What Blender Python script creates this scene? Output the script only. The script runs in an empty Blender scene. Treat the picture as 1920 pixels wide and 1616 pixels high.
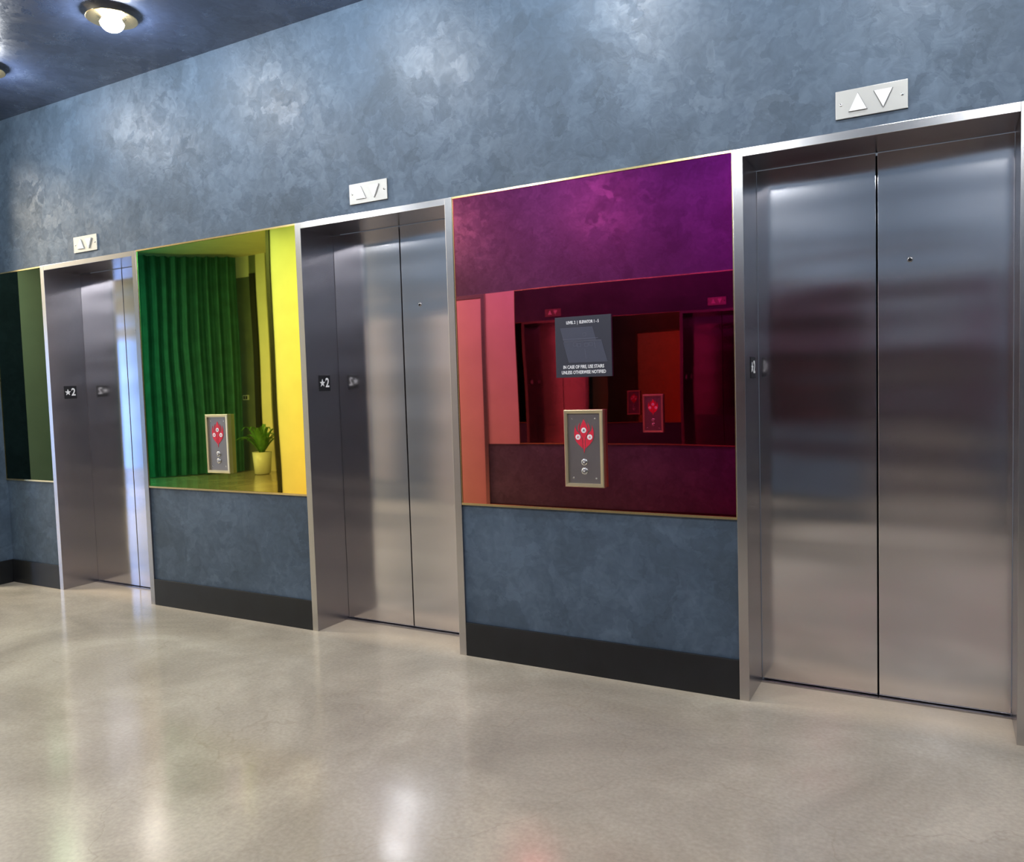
import bpy, bmesh, math, random
from mathutils import Vector, Matrix
random.seed(4)
S=bpy.context.scene
S.view_settings.view_transform='Standard'
S.view_settings.look='None'
COL=S.collection

# ------------------------------------------------------------------ helpers
def link(o):
    COL.objects.link(o); return o
def finish(bm,name,mat,parent=None,smooth=False,mats=None):
    bmesh.ops.recalc_face_normals(bm,faces=bm.faces)
    me=bpy.data.meshes.new(name); bm.to_mesh(me); bm.free()
    for m in (mats or [mat]): me.materials.append(m)
    if smooth:
        for p in me.polygons: p.use_smooth=True
    o=bpy.data.objects.new(name,me); link(o)
    if parent: o.parent=parent
    return o
def addbox(bm,b,bev=0,mi=0):
    x0,x1,y0,y1,z0,z1=b
    r=bmesh.ops.create_cube(bm,size=1)
    vs=r['verts']
    for v in vs:
        v.co=Vector(((x0+x1)/2+v.co.x*(x1-x0),(y0+y1)/2+v.co.y*(y1-y0),(z0+z1)/2+v.co.z*(z1-z0)))
    fs=set(f for v in vs for f in v.link_faces)
    for f in fs: f.material_index=mi
    if bev:
        es=set(e for v in vs for e in v.link_edges)
        bmesh.ops.bevel(bm,geom=list(es),offset=bev,segments=2,profile=.5,affect='EDGES')
def boxes(name,bs,mat,parent=None,bev=0):
    bm=bmesh.new()
    for b in bs: addbox(bm,b,bev)
    return finish(bm,name,mat,parent)
def structure(o):
    o["kind"]="structure"; return o
def addpoly(bm,pts,mp,d0,d1,mi=0):
    """extrude 2D polygon pts between depths d0,d1; mp(u,v,d)->xyz"""
    a=[bm.verts.new(mp(u,v,d0)) for u,v in pts]
    b=[bm.verts.new(mp(u,v,d1)) for u,v in pts]
    n=len(pts)
    f=[bm.faces.new(a),bm.faces.new(b[::-1])]
    for i in range(n): f.append(bm.faces.new((a[i],b[i],b[(i+1)%n],a[(i+1)%n])))
    for q in f: q.material_index=mi
WALLMAP=lambda u,v,d:(u,-d,v)       # on a wall facing -Y, d outwards
JAMBMAP=lambda u,v,d:(d,u,v)        # on a face facing +X
def addlathe(bm,prof,c,axis='Z',seg=32,mi=0):
    """prof: list of (r,h)"""
    rings=[]
    for r,h in prof:
        ring=[]
        for i in range(seg):
            t=2*math.pi*i/seg
            if axis=='Z': p=(c[0]+r*math.cos(t),c[1]+r*math.sin(t),c[2]+h)
            elif axis=='Y': p=(c[0]+r*math.cos(t),c[1]-h,c[2]+r*math.sin(t))
            else: p=(c[0]+h,c[1]+r*math.cos(t),c[2]+r*math.sin(t))
            ring.append(bm.verts.new(p))
        rings.append(ring)
    for a,b in zip(rings[:-1],rings[1:]):
        for i in range(seg):
            bm.faces.new((a[i],a[(i+1)%seg],b[(i+1)%seg],b[i])).material_index=mi
    if prof[0][0]>1e-6: bm.faces.new(rings[0]).material_index=mi
    if prof[-1][0]>1e-6: bm.faces.new(rings[-1][::-1]).material_index=mi
def lathe(name,prof,c,mat,parent=None,axis='Z',seg=32,smooth=True):
    bm=bmesh.new(); addlathe(bm,prof,c,axis,seg)
    o=finish(bm,name,mat,parent,smooth)
    return o
def empty(name,loc,label,cat,group=None):
    o=bpy.data.objects.new(name,None); o.empty_display_size=.1; o.location=loc
    link(o); o["label"]=label; o["category"]=cat
    if group: o["group"]=group
    return o
def copy_thing(root,loc,rotz=0,label=None):
    def rec(o,par):
        c=o.copy()
        if par: c.parent=par
        COL.objects.link(c)
        for ch in list(o.children): rec(ch,c)
        return c
    r=rec(root,None); r.location=loc; r.rotation_euler=(0,0,rotz)
    if label: r["label"]=label
    return r
def text(name,s,size,loc,rot,mat,parent,ext=.0006,bold=0.0,align='CENTER',sx=1):
    cu=bpy.data.curves.new(name,'FONT'); cu.body=s; cu.size=size; cu.align_x=align; cu.align_y='CENTER'
    cu.extrude=ext; cu.offset=bold; cu.resolution_u=3
    t=bpy.data.objects.new(name+"_tmp",cu); COL.objects.link(t)
    bpy.context.view_layer.update()
    dg=bpy.context.evaluated_depsgraph_get()
    me=bpy.data.meshes.new_from_object(t.evaluated_get(dg))
    bpy.data.objects.remove(t)
    me.transform(Matrix.Translation(loc)@rot@Matrix.Diagonal((sx,1,1,1)))
    me.materials.clear(); me.materials.append(mat)
    o=bpy.data.objects.new(name,me); link(o); o.parent=parent
    return o
ROT_WALL=Matrix.Rotation(math.pi/2,4,'X')
ROT_JAMB=Matrix(((0,0,1,0),(1,0,0,0),(0,1,0,0),(0,0,0,1)))

# ------------------------------------------------------------------ materials
def mat_new(name):
    m=bpy.data.materials.new(name); m.use_nodes=True
    nt=m.node_tree; return m,nt,nt.nodes['Principled BSDF']
def N(nt,t,**k):
    n=nt.nodes.new(t)
    for a,b in k.items(): setattr(n,a,b)
    return n
def simple(name,col,rough=.5,metal=0,emit=None,es=0,noise=0.0,nscale=20):
    m,nt,b=mat_new(name)
    b.inputs['Roughness'].default_value=rough; b.inputs['Metallic'].default_value=metal
    if noise:
        tc=N(nt,'ShaderNodeTexCoord'); nz=N(nt,'ShaderNodeTexNoise'); nz.inputs['Scale'].default_value=nscale; nz.inputs['Detail'].default_value=4
        nt.links.new(tc.outputs['Object'],nz.inputs['Vector'])
        r=N(nt,'ShaderNodeValToRGB'); r.color_ramp.elements[0].position=.3; r.color_ramp.elements[1].position=.7
        r.color_ramp.elements[0].color=(*[c*(1-noise) for c in col],1); r.color_ramp.elements[1].color=(*[min(1,c*(1+noise)) for c in col],1)
        nt.links.new(nz.outputs['Fac'],r.inputs['Fac']); nt.links.new(r.outputs['Color'],b.inputs['Base Color'])
    else: b.inputs['Base Color'].default_value=(*col,1)
    if emit: b.inputs['Emission Color'].default_value=(*emit,1); b.inputs['Emission Strength'].default_value=es
    return m
def plaster(name,dark,mid,light,r0=.3,r1=.6,spec=.5,bump=.25):
    m,nt,b=mat_new(name); L=nt.links.new
    tc=N(nt,'ShaderNodeTexCoord')
    nz=N(nt,'ShaderNodeTexNoise'); nz.inputs['Scale'].default_value=3.2; nz.inputs['Detail'].default_value=5; nz.inputs['Roughness'].default_value=.6
    L(tc.outputs['Object'],nz.inputs['Vector'])
    add=N(nt,'ShaderNodeMix',data_type='RGBA',blend_type='LINEAR_LIGHT'); add.inputs['Factor'].default_value=.22
    L(tc.outputs['Object'],add.inputs['A']); L(nz.outputs['Color'],add.inputs['B'])
    def vor(s,feature='F1'):
        v=N(nt,'ShaderNodeTexVoronoi',feature=feature); v.inputs['Scale'].default_value=s
        L(add.outputs['Result'],v.inputs['Vector']); sp=N(nt,'ShaderNodeSeparateColor'); L(v.outputs['Color'],sp.inputs['Color']); return sp.outputs['Red']
    a=vor(4.0); c=vor(11.0)
    n2=N(nt,'ShaderNodeTexNoise'); n2.inputs['Scale'].default_value=1.3; n2.inputs['Detail'].default_value=7; n2.inputs['Roughness'].default_value=.65
    L(tc.outputs['Object'],n2.inputs['Vector'])
    n3=N(nt,'ShaderNodeTexNoise'); n3.inputs['Scale'].default_value=14; n3.inputs['Detail'].default_value=4; n3.inputs['Distortion'].default_value=1.5
    L(tc.outputs['Object'],n3.inputs['Vector'])
    def mul(x,k):
        q=N(nt,'ShaderNodeMath',operation='MULTIPLY'); L(x,q.inputs[0]); q.inputs[1].default_value=k; return q.outputs[0]
    def plus(x,y):
        q=N(nt,'ShaderNodeMath',operation='ADD'); L(x,q.inputs[0]); L(y,q.inputs[1]); return q.outputs[0]
    f=plus(plus(mul(a,.10),mul(c,.09)),plus(mul(n2.outputs['Fac'],.55),mul(n3.outputs['Fac'],.26)))
    r=N(nt,'ShaderNodeValToRGB'); e=r.color_ramp.elements
    e[0].position=.36; e[0].color=(*dark,1); e[1].position=.66; e[1].color=(*light,1)
    k=e.new(.5); k.color=(*mid,1)
    L(f,r.inputs['Fac']); L(r.outputs['Color'],b.inputs['Base Color'])
    # burnished trowel marks: roughness differs from patch to patch
    g=plus(mul(c,.45),mul(n3.outputs['Fac'],.55))
    rr=N(nt,'ShaderNodeMapRange'); rr.inputs['From Min'].default_value=.2; rr.inputs['From Max'].default_value=.8
    rr.inputs['To Min'].default_value=r1; rr.inputs['To Max'].default_value=r0
    L(g,rr.inputs['Value']); L(rr.outputs['Result'],b.inputs['Roughness'])
    b.inputs['Specular IOR Level'].default_value=spec
    bp=N(nt,'ShaderNodeBump'); bp.inputs['Strength'].default_value=bump; bp.inputs['Distance'].default_value=.02
    L(g,bp.inputs['Height']); L(bp.outputs['Normal'],b.inputs['Normal'])
    return m
def steel(name,col,r=.25,streak=(2,2,120),bump=0,wave=0.0,vary=.2):
    m,nt,b=mat_new(name); L=nt.links.new
    b.inputs['Metallic'].default_value=1; b.inputs['Base Color'].default_value=(*col,1)
    tc=N(nt,'ShaderNodeTexCoord'); mp=N(nt,'ShaderNodeMapping'); mp.inputs['Scale'].default_value=streak
    nz=N(nt,'ShaderNodeTexNoise'); nz.inputs['Scale'].default_value=6; nz.inputs['Detail'].default_value=3
    L(tc.outputs['Object'],mp.inputs['Vector']); L(mp.outputs['Vector'],nz.inputs['Vector'])
    rr=N(nt,'ShaderNodeMapRange'); rr.inputs['To Min'].default_value=r*(1-vary); rr.inputs['To Max'].default_value=r*(1+vary)
    L(nz.outputs['Fac'],rr.inputs['Value']); L(rr.outputs['Result'],b.inputs['Roughness'])
    if wave:
        mp2=N(nt,'ShaderNodeMapping'); mp2.inputs['Scale'].default_value=(.5,1,3.0)
        n2=N(nt,'ShaderNodeTexNoise'); n2.inputs['Scale'].default_value=1.2; n2.inputs['Detail'].default_value=1
        L(tc.outputs['Object'],mp2.inputs['Vector']); L(mp2.outputs['Vector'],n2.inputs['Vector'])
        b2=N(nt,'ShaderNodeBump'); b2.inputs['Strength'].default_value=1; b2.inputs['Distance'].default_value=wave
        L(n2.outputs['Fac'],b2.inputs['Height']); L(b2.outputs['Normal'],b.inputs['Normal'])
    return m
def mirror(name,TL,TR,BL,BR,wave=.0012,rough=.015,gx=1.0):
    m,nt,b=mat_new(name); L=nt.links.new
    b.inputs['Metallic'].default_value=1; b.inputs['Roughness'].default_value=rough
    tc=N(nt,'ShaderNodeTexCoord'); sp=N(nt,'ShaderNodeSeparateXYZ'); L(tc.outputs['Generated'],sp.inputs['Vector'])
    px=N(nt,'ShaderNodeMath',operation='POWER'); L(sp.outputs['X'],px.inputs[0]); px.inputs[1].default_value=gx
    def mix(f,a,c):
        q=N(nt,'ShaderNodeMix',data_type='RGBA'); L(f,q.inputs['Factor'])
        for s,v in (('A',a),('B',c)):
            if isinstance(v,tuple): q.inputs[s].default_value=(*v,1)
            else: L(v,q.inputs[s])
        return q.outputs['Result']
    t=mix(px.outputs[0],TL,TR); bt=mix(px.outputs[0],BL,BR)
    L(mix(sp.outputs['Z'],bt,t),b.inputs['Base Color'])
    n2=N(nt,'ShaderNodeTexNoise'); n2.inputs['Scale'].default_value=1.5; n2.inputs['Detail'].default_value=0
    L(tc.outputs['Object'],n2.inputs['Vector'])
    b2=N(nt,'ShaderNodeBump'); b2.inputs['Strength'].default_value=1; b2.inputs['Distance'].default_value=wave
    L(n2.outputs['Fac'],b2.inputs['Height']); L(b2.outputs['Normal'],b.inputs['Normal'])
    return m
def concrete():
    m,nt,b=mat_new("polished_concrete"); L=nt.links.new
    tc=N(nt,'ShaderNodeTexCoord')
    n1=N(nt,'ShaderNodeTexNoise'); n1.inputs['Scale'].default_value=1.1; n1.inputs['Detail'].default_value=8; n1.inputs['Roughness'].default_value=.6; n1.inputs['Distortion'].default_value=.6
    n2=N(nt,'ShaderNodeTexNoise'); n2.inputs['Scale'].default_value=60; n2.inputs['Detail'].default_value=3
    L(tc.outputs['Object'],n1.inputs['Vector']); L(tc.outputs['Object'],n2.inputs['Vector'])
    r=N(nt,'ShaderNodeValToRGB'); e=r.color_ramp.elements
    e[0].position=.32; e[0].color=(.31,.27,.215,1); e[1].position=.68; e[1].color=(.53,.475,.38,1)
    k=e.new(.5); k.color=(.405,.358,.285,1)
    L(n1.outputs['Fac'],r.inputs['Fac'])
    mx=N(nt,'ShaderNodeMix',data_type='RGBA',blend_type='OVERLAY'); mx.inputs['Factor'].default_value=.22
    L(r.outputs['Color'],mx.inputs['A']); L(n2.outputs['Fac'],mx.inputs['B'])
    # hairline cracks
    nd=N(nt,'ShaderNodeTexNoise'); nd.inputs['Scale'].default_value=2.5; nd.inputs['Detail'].default_value=5
    L(tc.outputs['Object'],nd.inputs['Vector'])
    ad=N(nt,'ShaderNodeMix',data_type='RGBA',blend_type='LINEAR_LIGHT'); ad.inputs['Factor'].default_value=.3
    L(tc.outputs['Object'],ad.inputs['A']); L(nd.outputs['Color'],ad.inputs['B'])
    v=N(nt,'ShaderNodeTexVoronoi',feature='DISTANCE_TO_EDGE'); v.inputs['Scale'].default_value=.55; L(ad.outputs['Result'],v.inputs['Vector'])
    cr=N(nt,'ShaderNodeMapRange'); cr.inputs['From Max'].default_value=.003; cr.inputs['To Min'].default_value=.25; cr.inputs['To Max'].default_value=0
    L(v.outputs['Distance'],cr.inputs['Value'])
    mc=N(nt,'ShaderNodeMix',data_type='RGBA'); mc.inputs['B'].default_value=(.24,.19,.13,1)
    L(cr.outputs['Result'],mc.inputs['Factor']); L(mx.outputs['Result'],mc.inputs['A'])
    # slightly paler concrete at the elevator thresholds
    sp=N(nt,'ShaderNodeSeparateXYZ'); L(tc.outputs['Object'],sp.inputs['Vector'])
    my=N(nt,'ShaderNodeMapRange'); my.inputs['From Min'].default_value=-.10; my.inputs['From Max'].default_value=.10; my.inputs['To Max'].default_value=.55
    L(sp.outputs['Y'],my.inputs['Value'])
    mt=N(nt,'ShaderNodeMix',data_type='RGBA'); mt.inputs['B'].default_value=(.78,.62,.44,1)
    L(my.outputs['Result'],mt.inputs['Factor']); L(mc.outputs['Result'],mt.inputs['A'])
    L(mt.outputs['Result'],b.inputs['Base Color'])
    rr=N(nt,'ShaderNodeMapRange'); rr.inputs['From Min'].default_value=.3; rr.inputs['From Max'].default_value=.7; rr.inputs['To Min'].default_value=.10; rr.inputs['To Max'].default_value=.18
    L(n1.outputs['Fac'],rr.inputs['Value']); L(rr.outputs['Result'],b.inputs['Roughness'])
    b.inputs['Specular IOR Level'].default_value=.85
    bp=N(nt,'ShaderNodeBump'); bp.inputs['Strength'].default_value=.10; bp.inputs['Distance'].default_value=.003
    L(n1.outputs['Fac'],bp.inputs['Height']); L(bp.outputs['Normal'],b.inputs['Normal'])
    return m

M_wall=plaster("blue_plaster",(.036,.059,.088),(.053,.084,.126),(.086,.128,.184),.43,.62,.55,.19)
M_ceil=plaster("dark_blue_plaster",(.018,.026,.054),(.028,.040,.078),(.05,.068,.118),.24,.42,.9,.14)
M_cream=simple("cream_paint",(.84,.80,.66),.6,noise=.05,nscale=3)
M_lceil=simple("lobby_ceiling_paint",(.88,.68,.46),.7,noise=.05,nscale=3)
M_pale=simple("pale_panel",(.46,.39,.36),.5,noise=.06,nscale=3)
M_back=simple("grey_green_paint",(.14,.17,.13),.6,noise=.15,nscale=3)
M_floor=concrete()
M_base=simple("black_baseboard",(.006,.007,.009),.42,noise=.3,nscale=8)
M_steelface=steel("brushed_steel_frame",(.56,.54,.53),.24,(2,2,60),vary=.08)
M_steeldoor=steel("brushed_steel_door",(.72,.69,.70),.145,(60,60,2),0,wave=.011,vary=.12)
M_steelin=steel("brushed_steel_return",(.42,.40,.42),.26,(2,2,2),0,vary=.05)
M_gold=steel("brass_trim",(.80,.62,.30),.25,(30,30,30))
M_panelgold=steel("champagne_metal",(.82,.72,.46),.36,(40,40,2))
M_plate=steel("grey_plate",(.34,.32,.33),.38,(40,40,2))
M_indic=steel("indicator_steel",(.46,.45,.42),.42,(60,60,60))
M_white=simple("white_plastic",(.86,.86,.84),.35)
M_arrowshade=simple("arrow_shade",(.16,.16,.16),.5)  # shading edge around the arrows, painted as a dark outline
M_whitep=simple("white_print",(.85,.85,.86),.5)
M_black=simple("black_void",(.004,.004,.005),.6)
M_blackplate=simple("black_plate",(.012,.012,.015),.35)
M_red=simple("red_enamel",(.66,.02,.05),.4)
M_sign=simple("sign_panel",(.026,.028,.044),.5)
M_map=simple("sign_map_grey",(.052,.057,.088),.5)
M_mapline=simple("sign_map_line",(.11,.115,.16),.5)
M_screw=steel("screw_steel",(.7,.7,.68),.2)
M_mred=mirror("dichroic_red_mirror",(.92,.17,.28),(.60,.035,.38),(1.0,.33,.20),(.56,.02,.07),gx=.55)
M_mgreen=mirror("dichroic_green_mirror",(.07,.44,.20),(.78,.92,.12),(.06,.48,.15),(1.0,.66,.09),gx=1.2)
M_mdark=mirror("green_mirror_dark_reflection",(.025,.07,.035),(.025,.055,.025),(.015,.05,.03),(.015,.045,.02))  # dark reflection put into the mirror tint
M_mopp=mirror("tinted_mirror",(.36,.17,.20),(.36,.17,.20),(.36,.17,.20),(.36,.17,.20),.001)
M_bulb=simple("opal_glass",(.95,.95,.95),.2,emit=(.93,.96,1.0),es=14)
M_brass=steel("lamp_brass",(.80,.62,.34),.25,(10,10,10))
M_curtain=simple("velvet_curtain",(.03,.13,.11),.8,noise=.2,nscale=5)
M_leaf=simple("leaf_green",(.12,.32,.08),.45,noise=.3,nscale=12)
M_pot=simple("white_ceramic",(.78,.78,.74),.3)
M_soil=simple("soil",(.05,.035,.02),.9)
M_daylight=simple("daylight_glass",(.8,.85,.9),.3,emit=(.13,.36,1.0),es=5)

# ------------------------------------------------------------------ room
ZC=3.70; FT=2.522; MB=.8475; BT=.1877
EX=[(-6.1255,-4.988),(-3.487,-2.350),(-.8472,.2903)]
LX=-6.78
PAN=[(LX,-6.1255),(-4.988,-3.487),(-2.350,-.8472),(.2903,1.79)]
WT=.40; PD=-.20
bs=[(-13.6,5.0,0,WT,FT,ZC),(-13.6,LX,0,WT,0,FT),(1.79,5.0,0,WT,0,FT)]
for a,b in PAN: bs.append((a,b,0,WT,0,FT))
structure(boxes("wall_north",bs,M_wall))
structure(boxes("wall_west",[(LX-.25,LX,PD,0,0,ZC)],M_wall))
SY=-3.98; SE=-7.72; OE=(-.66,.4775)
structure(boxes("wall_south",[(-6.93,OE[0],SY-.4,SY,0,ZC),(OE[1],5.0,SY-.4,SY,0,ZC),(OE[0],OE[1],SY-.4,SY,FT,ZC)],M_wall))
structure(boxes("wall_southwest",[(SE,-6.93,SY-.4,SY,0,ZC)],M_cream))
structure(boxes("wall_east",[(5.0,5.2,SY-.4,.4,0,ZC)],M_wall))
structure(boxes("wall_far_west",[(-13.8,-13.6,-7.3,.4,0,4.1)],M_cream))
structure(boxes("wall_far_south",[(-13.8,SE,-7.5,-7.3,0,4.1)],M_back))
structure(boxes("wall_lobby_east",[(SE,-7.5,-7.3,SY-.4,0,4.1)],M_cream))
structure(boxes("trim_1",[(SE-.06,SE-.001,SY-.1,SY+.02,0,ZC)],M_base))
structure(boxes("reflection_panel",[(-4.503,-4.125,SY,SY+.010,MB,FT)],M_pale))  # added pale panel, imitates a bright reflection in the facing mirror
structure(boxes("streak_panel",[(-6.60,-6.28,SY,SY+.010,BT,FT)],M_pale))  # added pale strip, makes a light streak in the elevator door reflection
# pale panel added in place of an elevator, reflects brighter in the mirror
structure(boxes("elevator_standin",[(-5.59,-4.552,SY,SY+.02,.01,2.48)],M_pale))
structure(boxes("trim_6",[(-5.6415,-5.5915,SY,SY+.03,0,FT),(-4.5515,-4.505,SY,SY+.03,0,FT),(-5.5915,-4.5515,SY,SY+.03,2.482,FT)],M_steelface))
structure(boxes("floor",[(-13.8,5.2,-7.5,.4,-.1,0)],M_floor))
structure(boxes("ceiling",[(-8.0,5.2,SY-.4,.4,ZC,ZC+.1)],M_ceil))
structure(boxes("ceiling_lobby",[(-13.8,-8.0,-7.5,.4,4.1,4.2),(-8.0,-7.5,-7.5,SY-.4,4.1,4.2),(-8.02,-8.0,SY-.4,.4,ZC,4.1),(-8.0,-7.5,SY-.42,SY-.4,ZC,4.1)],M_lceil))
# baseboards
for i,(a,b) in enumerate(PAN):
    structure(boxes("baseboard_north",[(a+.001,b-.001,-.014,0,0,BT)],M_base,bev=.002))
structure(boxes("baseboard_west",[(LX,LX+.014,PD,-.0145,0,BT)],M_base,bev=.002))
structure(boxes("baseboard_south",[(-4.50,OE[0]-.002,SY,SY+.014,0,BT)],M_base,bev=.002))
structure(boxes("baseboard_south",[(OE[1]+.002,5.0,SY,SY+.014,0,BT)],M_base,bev=.002))
# far window and slot
structure(boxes("window_1",[(-13.6,-13.57,-5.35,-4.6,.1,2.7)],M_daylight))
structure(boxes("window_2",[(-11.64,-11.50,-7.3,-7.27,.5,3.75)],M_black))
structure(boxes("trim_3",[(-11.46,-11.20,-7.3,-7.28,0,4.1)],M_cream))
structure(boxes("trim_4",[(-12.1,-11.66,-7.3,-7.28,3.70,4.1)],M_cream))

# ------------------------------------------------------------------ elevators
def make_elevator():
    w=1.1375/2; D=.282
    r=empty("elevator",(EX[2][0]+w,0,0),"brushed steel elevator with closed two-panel sliding doors","elevator","elevators in the lobby")
    fw=.045; ft=.037; pr=.014
    bm=bmesh.new()
    addbox(bm,(-w,-w+fw,-pr,D,0,FT),.0015)
    addbox(bm,(w-fw,w,-pr,D,0,FT),.0015)
    addbox(bm,(-w+fw,w-fw,-pr,D,FT-ft,FT),.0015)
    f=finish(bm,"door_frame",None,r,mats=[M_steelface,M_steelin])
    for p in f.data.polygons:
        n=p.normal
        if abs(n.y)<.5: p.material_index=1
    boxes("shaft_back",[(-w+fw,w-fw,D+.05,D+.08,.0,FT-ft)],M_black,r)
    for a,b in ((-w+fw+.001,-.0035),(.0035,w-fw-.001)):
        p=boxes("door_panel",[(a,b,D-.005,D+.03,.012,FT-ft-.002)],M_steeldoor,r,bev=.002)
        if a>0:
            lathe("lock_hole",[(.012,0),(.012,.002),(.009,.003)],(a+.13,D-.005,2.0),M_steelface,p,'Y',20)
            lathe("lock_core",[(.0075,0),(.0075,.0035)],(a+.13,D-.005,2.0),M_black,p,'Y',16)
    boxes("door_sill",[(-w+fw,w-fw,D-.03,D+.05,0,.008)],M_steelin,r)
    jx=-w+fw; y=.14; z=1.547
    mk=boxes("floor_marker",[(jx,jx+.003,y-.05,y+.05,z-.05,z+.05)],M_blackplate,r,bev=.0008)
    mk["label"]="black floor marker plate with a white star and 2"
    bm=bmesh.new()
    pts=[]
    for i in range(10):
        rr=.026 if i%2==0 else .0105; t=math.pi/2+i*math.pi/5
        pts.append((y-.022+rr*math.cos(t),z+rr*math.sin(t)))
    addpoly(bm,pts,JAMBMAP,jx+.003,jx+.0045)
    finish(bm,"star",M_whitep,mk)
    text("numeral",'2',.080,(jx+.0035,y+.023,z),ROT_JAMB,M_whitep,mk,bold=.002,sx=.85)
    return r
elev=make_elevator()
for i in (1,0):
    copy_thing(elev,((EX[i][0]+EX[i][1])/2,0,0))
copy_thing(elev,((OE[0]+OE[1])/2,SY,0),math.pi)

# ------------------------------------------------------------------ direction indicators
def make_indicator(x):
    r=empty("elevator_indicator",(x,0,2.632),"small steel plate with white up and down triangles above elevator","indicator light","direction indicators above the elevators")
    boxes("plate",[(-.137,.137,-.008,.001,-.058,.058)],M_indic,r,bev=.0015)
    for nm,s,cx in (("up_arrow",1,-.050),("down_arrow",-1,.046)):
        bm=bmesh.new()
        addpoly(bm,[(cx-.034,-.033*s),(cx+.034,-.033*s),(cx,.037*s)],WALLMAP,.0088,.016)
        ar=finish(bm,nm,M_white,r)
        bm=bmesh.new()
        addpoly(bm,[(cx-.0375,-.035*s),(cx+.0375,-.035*s),(cx,.0415*s)],WALLMAP,.0078,.0088)
        finish(bm,"arrow_shade",M_arrowshade,ar)
    for cx,cz in ((-.116,0),(.116,0)):
        lathe("screw",[(.006,.008),(.006,.0095),(.004,.0105)],(cx,0,cz),M_screw,r,'Y',12)
    return r
ind=make_indicator(-.2785)
for i in (1,0): copy_thing(ind,((EX[i][0]+EX[i][1])/2,0,2.632))

# ------------------------------------------------------------------ mirrors
def make_mirror(x0,x1,mat,label,y=0,s=1,z0=MB,z1=FT):
    cx=(x0+x1)/2; w=(x1-x0)/2
    r=empty("wall_mirror",(cx,y,z0),label,"mirror")
    if s<0: r.rotation_euler=(0,0,math.pi)
    h=z1-z0
    boxes("mirror_glass",[(-w+.005,w-.005,-.006,0,.012,h-.010)],mat,r)
    boxes("brass_frame",[(-w+.001,w-.001,-.012,0,0,.012),(-w+.001,w-.001,-.012,0,h-.010,h),(-w+.001,-w+.005,-.010,0,.012,h-.010),(w-.005,w-.001,-.010,0,.012,h-.010)],M_gold,r)
    return r
make_mirror(PAN[2][0],PAN[2][1],M_mred,"crimson and magenta tinted wall mirror with brass edge")
make_mirror(PAN[1][0],PAN[1][1],M_mgreen,"green to yellow tinted wall mirror with brass edge")
make_mirror(PAN[0][0],PAN[0][1],M_mdark,"narrow green tinted wall mirror beside the corner, dark reflection in its tint")
make_mirror(PAN[3][0],PAN[3][1],M_mred,"crimson tinted wall mirror past the last elevator")
make_mirror(-4.124,OE[0],M_mopp,"wide red tinted mirror on the facing wall",SY,-1)

# ------------------------------------------------------------------ call panels
def make_call(x):
    r=empty("call_panel",(x,-.006,1.170),"grey elevator call panel in champagne metal frame with red flame emblem","call panel","elevator call panels on the mirrors")
    W=.1065;Hh=.195;d=.032;t=.018
    bm=bmesh.new()
    def rect(w,h,dd): return [bm.verts.new((sx*w,-dd,sz*h)) for sx,sz in ((-1,-1),(1,-1),(1,1),(-1,1))]
    rs=[rect(W,Hh,0),rect(W,Hh,d-.004),rect(W-.004,Hh-.004,d),rect(W-t,Hh-t,d-.002),rect(W-t,Hh-t,d-.012)]
    for a,b in zip(rs[:-1],rs[1:]):
        for i in range(4): bm.faces.new((a[i],a[(i+1)%4],b[(i+1)%4],b[i]))
    finish(bm,"frame",M_panelgold,r)
    boxes("plate",[(-W+t,W-t,-(d-.011),-.001,-Hh+t,Hh-t)],M_plate,r)
    f=d-.011
    # emblem
    bm=bmesh.new(); ez=.062
    def petal(p,sgn=1): addpoly(bm,[(sgn*u,v+ez) for u,v in p],WALLMAP,f,f+.002)
    petal([(0,.086),(.007,.072),(.016,.055),(.0215,.038),(.0215,.020),(.016,.006),(.008,-.008),(.0045,-.030),(.0045,-.060),(0,-.086),(-.0045,-.060),(-.0045,-.030),(-.008,-.008),(-.016,.006),(-.0215,.020),(-.0215,.038),(-.016,.055),(-.007,.072)])
    for s in (1,-1):
        petal([(.044,.056),(.0445,.040),(.038,.026),(.027,.016),(.021,.006),(.013,-.008),(.0085,-.026),(.0075,-.062),(.018,-.052),(.032,-.040),(.045,-.024),(.052,-.004),(.053,.018),(.050,.038)],s)
        petal([(.021,.068),(.030,.052),(.032,.038),(.029,.025),(.0255,.021),(.026,.040)],s)
    finish(bm,"emblem",M_red,r)
    for cx,cz in ((0,.030),(-.032,-.004),(.032,-.004)):
        c=(cx,0,cz+ez)
        g=lathe("pictogram",[(.0135,f+.002),(.0135,f+.0032)],c,M_whitep,r,'Y',28,False)
        bm=bmesh.new()
        mp=lambda u,v,dd:(c[0]+u,-dd,c[2]+v)
        addpoly(bm,[(-.006,-.004),(-.003,-.007),(.001,-.002),(.001,.006),(-.002,.007),(-.003,0)],mp,f+.0032,f+.0037)
        addpoly(bm,[(.003,-.006),(.006,-.006),(.005,.001),(.006,.005),(.003,.004)],mp,f+.0032,f+.0037)
        finish(bm,"pictogram_mark",M_red if cx else M_blackplate,g)
    for cz in (-.069,-.114):
        b=lathe("call_button",[(.0175,f),(.0175,f+.004),(.0150,f+.006)],(0,0,cz),M_screw,r,'Y',28)
        lathe("button_cap",[(.0115,f+.006),(.0115,f+.008),(.009,f+.009)],(0,0,cz),M_plate,b,'Y',24)
        lathe("button_light",[(.004,f+.009),(.003,f+.0098)],(0,0,cz),M_white,b,'Y',12)
    for cx in (-1,1):
        for cz in (-1,1):
            lathe("screw",[(.0045,f),(.0045,f+.001),(.003,f+.0016)],(cx*.062,0,cz*.150),M_screw,r,'Y',12)
    return r
cp=make_call((PAN[2][0]+PAN[2][1])/2)
copy_thing(cp,((PAN[1][0]+PAN[1][1])/2,-.006,1.170))
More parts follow.
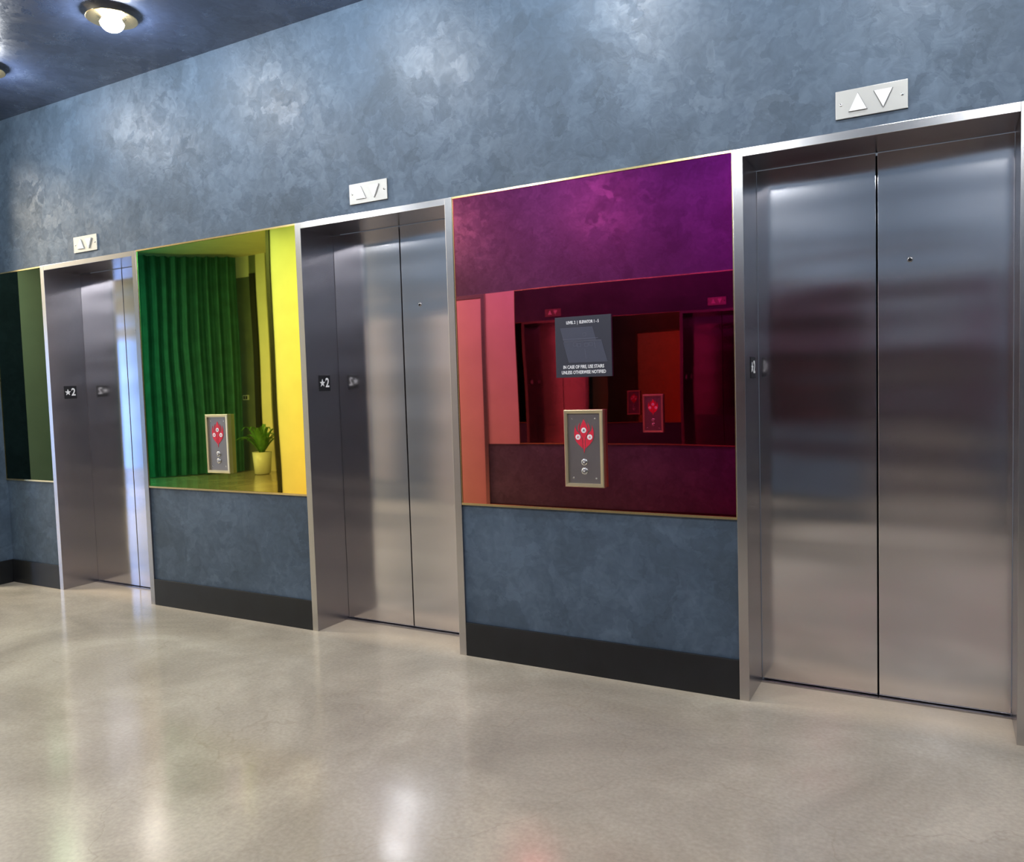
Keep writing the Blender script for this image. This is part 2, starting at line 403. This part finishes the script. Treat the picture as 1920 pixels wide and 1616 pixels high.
copy_thing(cp,(-2.58,SY+.006,1.170),math.pi)

# ------------------------------------------------------------------ fire sign
sg=empty("evacuation_sign",(-1.597,-.006,1.681),"square dark evacuation map sign with white lettering on red mirror","sign")
boxes("sign_plate",[(-.152,.152,-.010,0,-.152,.152)],M_sign,sg,bev=.001)
text("sign_heading","LEVEL 2  |  ELEVATOR 1 - 5",.0205,(0,-.0105,.122),ROT_WALL,M_whitep,sg,bold=.0005,sx=.74)
text("sign_warning","IN CASE OF FIRE, USE STAIRS",.0235,(0,-.0105,-.101),ROT_WALL,M_whitep,sg,bold=.0005,sx=.74)
text("sign_warning","UNLESS OTHERWISE NOTIFIED",.0235,(0,-.0105,-.128),ROT_WALL,M_whitep,sg,bold=.0005,sx=.74)
Q=([(-.122,.096),(.052,.096),(.070,.032),(-.104,.032)],[(-.106,.024),(.100,.024),(.128,-.078),(-.078,-.078)])
bm=bmesh.new()
for q in Q: addpoly(bm,q,WALLMAP,.010,.0106)
fm=finish(bm,"floor_plan",M_map,sg)
bm=bmesh.new()
def seg(u0,v0,u1,v1,w=.0012):
    dx,dy=u1-u0,v1-v0; l=math.hypot(dx,dy); nx,ny=-dy/l*w/2,dx/l*w/2
    addpoly(bm,[(u0+nx,v0+ny),(u1+nx,v1+ny),(u1-nx,v1-ny),(u0-nx,v0-ny)],WALLMAP,.0106,.0111)
for q in Q:
    for i in range(4): seg(*q[i],*q[(i+1)%4],.001)
seg(-.110,.040,.082,.040,.0022); seg(-.104,.028,.100,.028,.0030)
for u,v in ((-.03,.0),(.01,.0),(.034,.002),(.0,.052),(-.052,.004)):
    for a in (0,1): seg(u,v+a*.016,u+.018,v+a*.016); seg(u+a*.018,v,u+a*.018,v+.016)
seg(.01,-.012,.016,-.06,.0015); seg(.062,.02,.067,-.01,.0015)
finish(bm,"plan_lines",M_mapline,sg)

# ------------------------------------------------------------------ ceiling lamps
def make_lamp(loc):
    r=empty("ceiling_lamp",loc,"round brass flush ceiling lamp with glowing opal globe","lamp","ceiling lamps in the elevator lobby")
    lathe("brass_dish",[(.06,0),(.06,-.012),(.135,-.030),(.138,-.034),(.133,-.036),(.07,-.026),(.045,-.026)],(0,0,0),M_brass,r,'Z',48)
    prof=[(.045,-.022)]
    for i in range(1,13):
        t=i/12*math.pi*.5+math.pi*0
        prof.append((.066*math.cos(t*.98)*1.0 if i<12 else .001,-.05-.055*math.sin(t)))
    lathe("lamp_globe",prof,(0,0,0),M_bulb,r,'Z',32)
    ld=bpy.data.lights.new("lamp_light",'POINT'); ld.energy=41; ld.color=(.92,.96,1.0); ld.shadow_soft_size=.075
    lo=bpy.data.objects.new("lamp_light",ld); link(lo); lo.parent=r; lo.location=(0,0,-.12)
    return r
lp=make_lamp((-4.21,-.65,ZC))
for k in (-1,1,2,3,4): copy_thing(lp,(-4.21+1.36*k,-.65,ZC))
for x in (-5.57,-3.53,-1.49,.55,2.59): copy_thing(lp,(x,-2.9,ZC))  # added row of unseen lamps, gives the corridor more light
for o in bpy.data.objects:
    if o.name.startswith("lamp_light") and o.parent and o.parent.location.y<-2:
        o.data=o.data.copy(); o.data.energy=98; o.data.shadow_soft_size=.12
# added fill lights without fixtures, brighten the lobby wall and curtain
def area(loc,e,size):
    ad=bpy.data.lights.new("lobby_fill",'AREA'); ad.energy=e; ad.size=size; ad.color=(1,.95,.82)
    ao=bpy.data.objects.new("lobby_fill",ad); link(ao); ao.location=loc
area((-9.2,-1.4,4.05),300,1.4)
area((-12.5,-2.9,4.05),150,1.5)

# ------------------------------------------------------------------ curtain
bm=bmesh.new(); n=260; p0=Vector((-13.2,-5.4)); p1=Vector((-11.72,-7.02)); dr=(p1-p0); Ln=dr.length; dr.normalize(); nn=Vector((-dr.y,dr.x))
cols=[]
for i in range(n+1):
    s=i/n*Ln
    col=[]
    for j in range(7):
        z=.02+(4.05-.02)*j/6
        a=.05*math.sin(s*34+.6*math.sin(s*7)+.05*j)+.02*math.sin(s*71+j*.1)
        q=p0+dr*s+nn*a
        col.append(bm.verts.new((q.x+12.5,q.y+6.2,z)))
    cols.append(col)
for a,b in zip(cols[:-1],cols[1:]):
    for j in range(6): bm.faces.new((a[j],b[j],b[j+1],a[j+1]))
cu=finish(bm,"curtain",M_curtain,None,True); cu.location=(-12.5,-6.2,0)
cu["label"]="floor-length pleated green velvet curtain"; cu["category"]="curtain"
# ------------------------------------------------------------------ plant
pl=empty("potted_plant",(-11.02,-6.8,0),"leafy green plant in a white tapered pot","potted plant")
lathe("pot",[(.10,0),(.135,.02),(.17,.40),(.155,.40),(.15,.36)],(0,0,0),M_pot,pl,'Z',32)
lathe("soil",[(.001,.36),(.15,.361)],(0,0,0),M_soil,pl,'Z',24)
bm=bmesh.new()
for i in range(30):
    a=i*2.399; ln=.22+.24*random.random(); up=.30+.34*random.random(); w=.034
    pr=None
    for k in range(7):
        t=k/6
        rr=.02+ln*t; z=.36+up*math.sin(t*2.1)*.9
        ww=w*math.sin(math.pi*min(1,t*.9+.08))
        c=Vector((rr*math.cos(a),rr*math.sin(a),z)); sd=Vector((-math.sin(a),math.cos(a),0))*ww
        cur=[bm.verts.new(c-sd),bm.verts.new(c-Vector((0,0,.012))),bm.verts.new(c+sd)]
        if pr:
            bm.faces.new((pr[0],pr[1],cur[1],cur[0])); bm.faces.new((pr[1],pr[2],cur[2],cur[1]))
        pr=cur
finish(bm,"leaves",M_leaf,pl,True)
# wall alarm
al=empty("wall_alarm",(-11.9,-7.3,1.42),"small white wall alarm box","alarm")
al.rotation_euler=(0,0,math.pi)
boxes("alarm_body",[(-.075,.075,-.03,0,-.05,.05)],M_pot,al,bev=.004)
boxes("alarm_lens",[(-.05,-.01,-.035,-.03,-.03,.03),(.015,.05,-.035,-.03,-.03,.03)],M_black,al)

# ------------------------------------------------------------------ world + camera
w=bpy.data.worlds.new("World"); S.world=w; w.use_nodes=True
w.node_tree.nodes['Background'].inputs['Color'].default_value=(.5,.6,.75,1); w.node_tree.nodes['Background'].inputs['Strength'].default_value=.3
p,r,yaw=.0581,.0303,.5038
cy,sy=math.cos(yaw),math.sin(yaw)
F=Vector((-sy*math.cos(p),cy*math.cos(p),-math.sin(p))); rt=Vector((cy,sy,0)); dn=F.cross(rt)
R=math.cos(r)*rt+math.sin(r)*dn; Dn=-math.sin(r)*rt+math.cos(r)*dn
U=-Dn; B=-F
cam=bpy.data.cameras.new("Camera"); cam.sensor_fit='HORIZONTAL'; cam.sensor_width=36; cam.lens=1483.8*36/1920; cam.clip_start=.02
co=bpy.data.objects.new("Camera",cam); link(co)
co.matrix_world=Matrix(((R.x,U.x,B.x,0),(R.y,U.y,B.y,-3.6744),(R.z,U.z,B.z,1.5),(0,0,0,1)))
S.camera=co
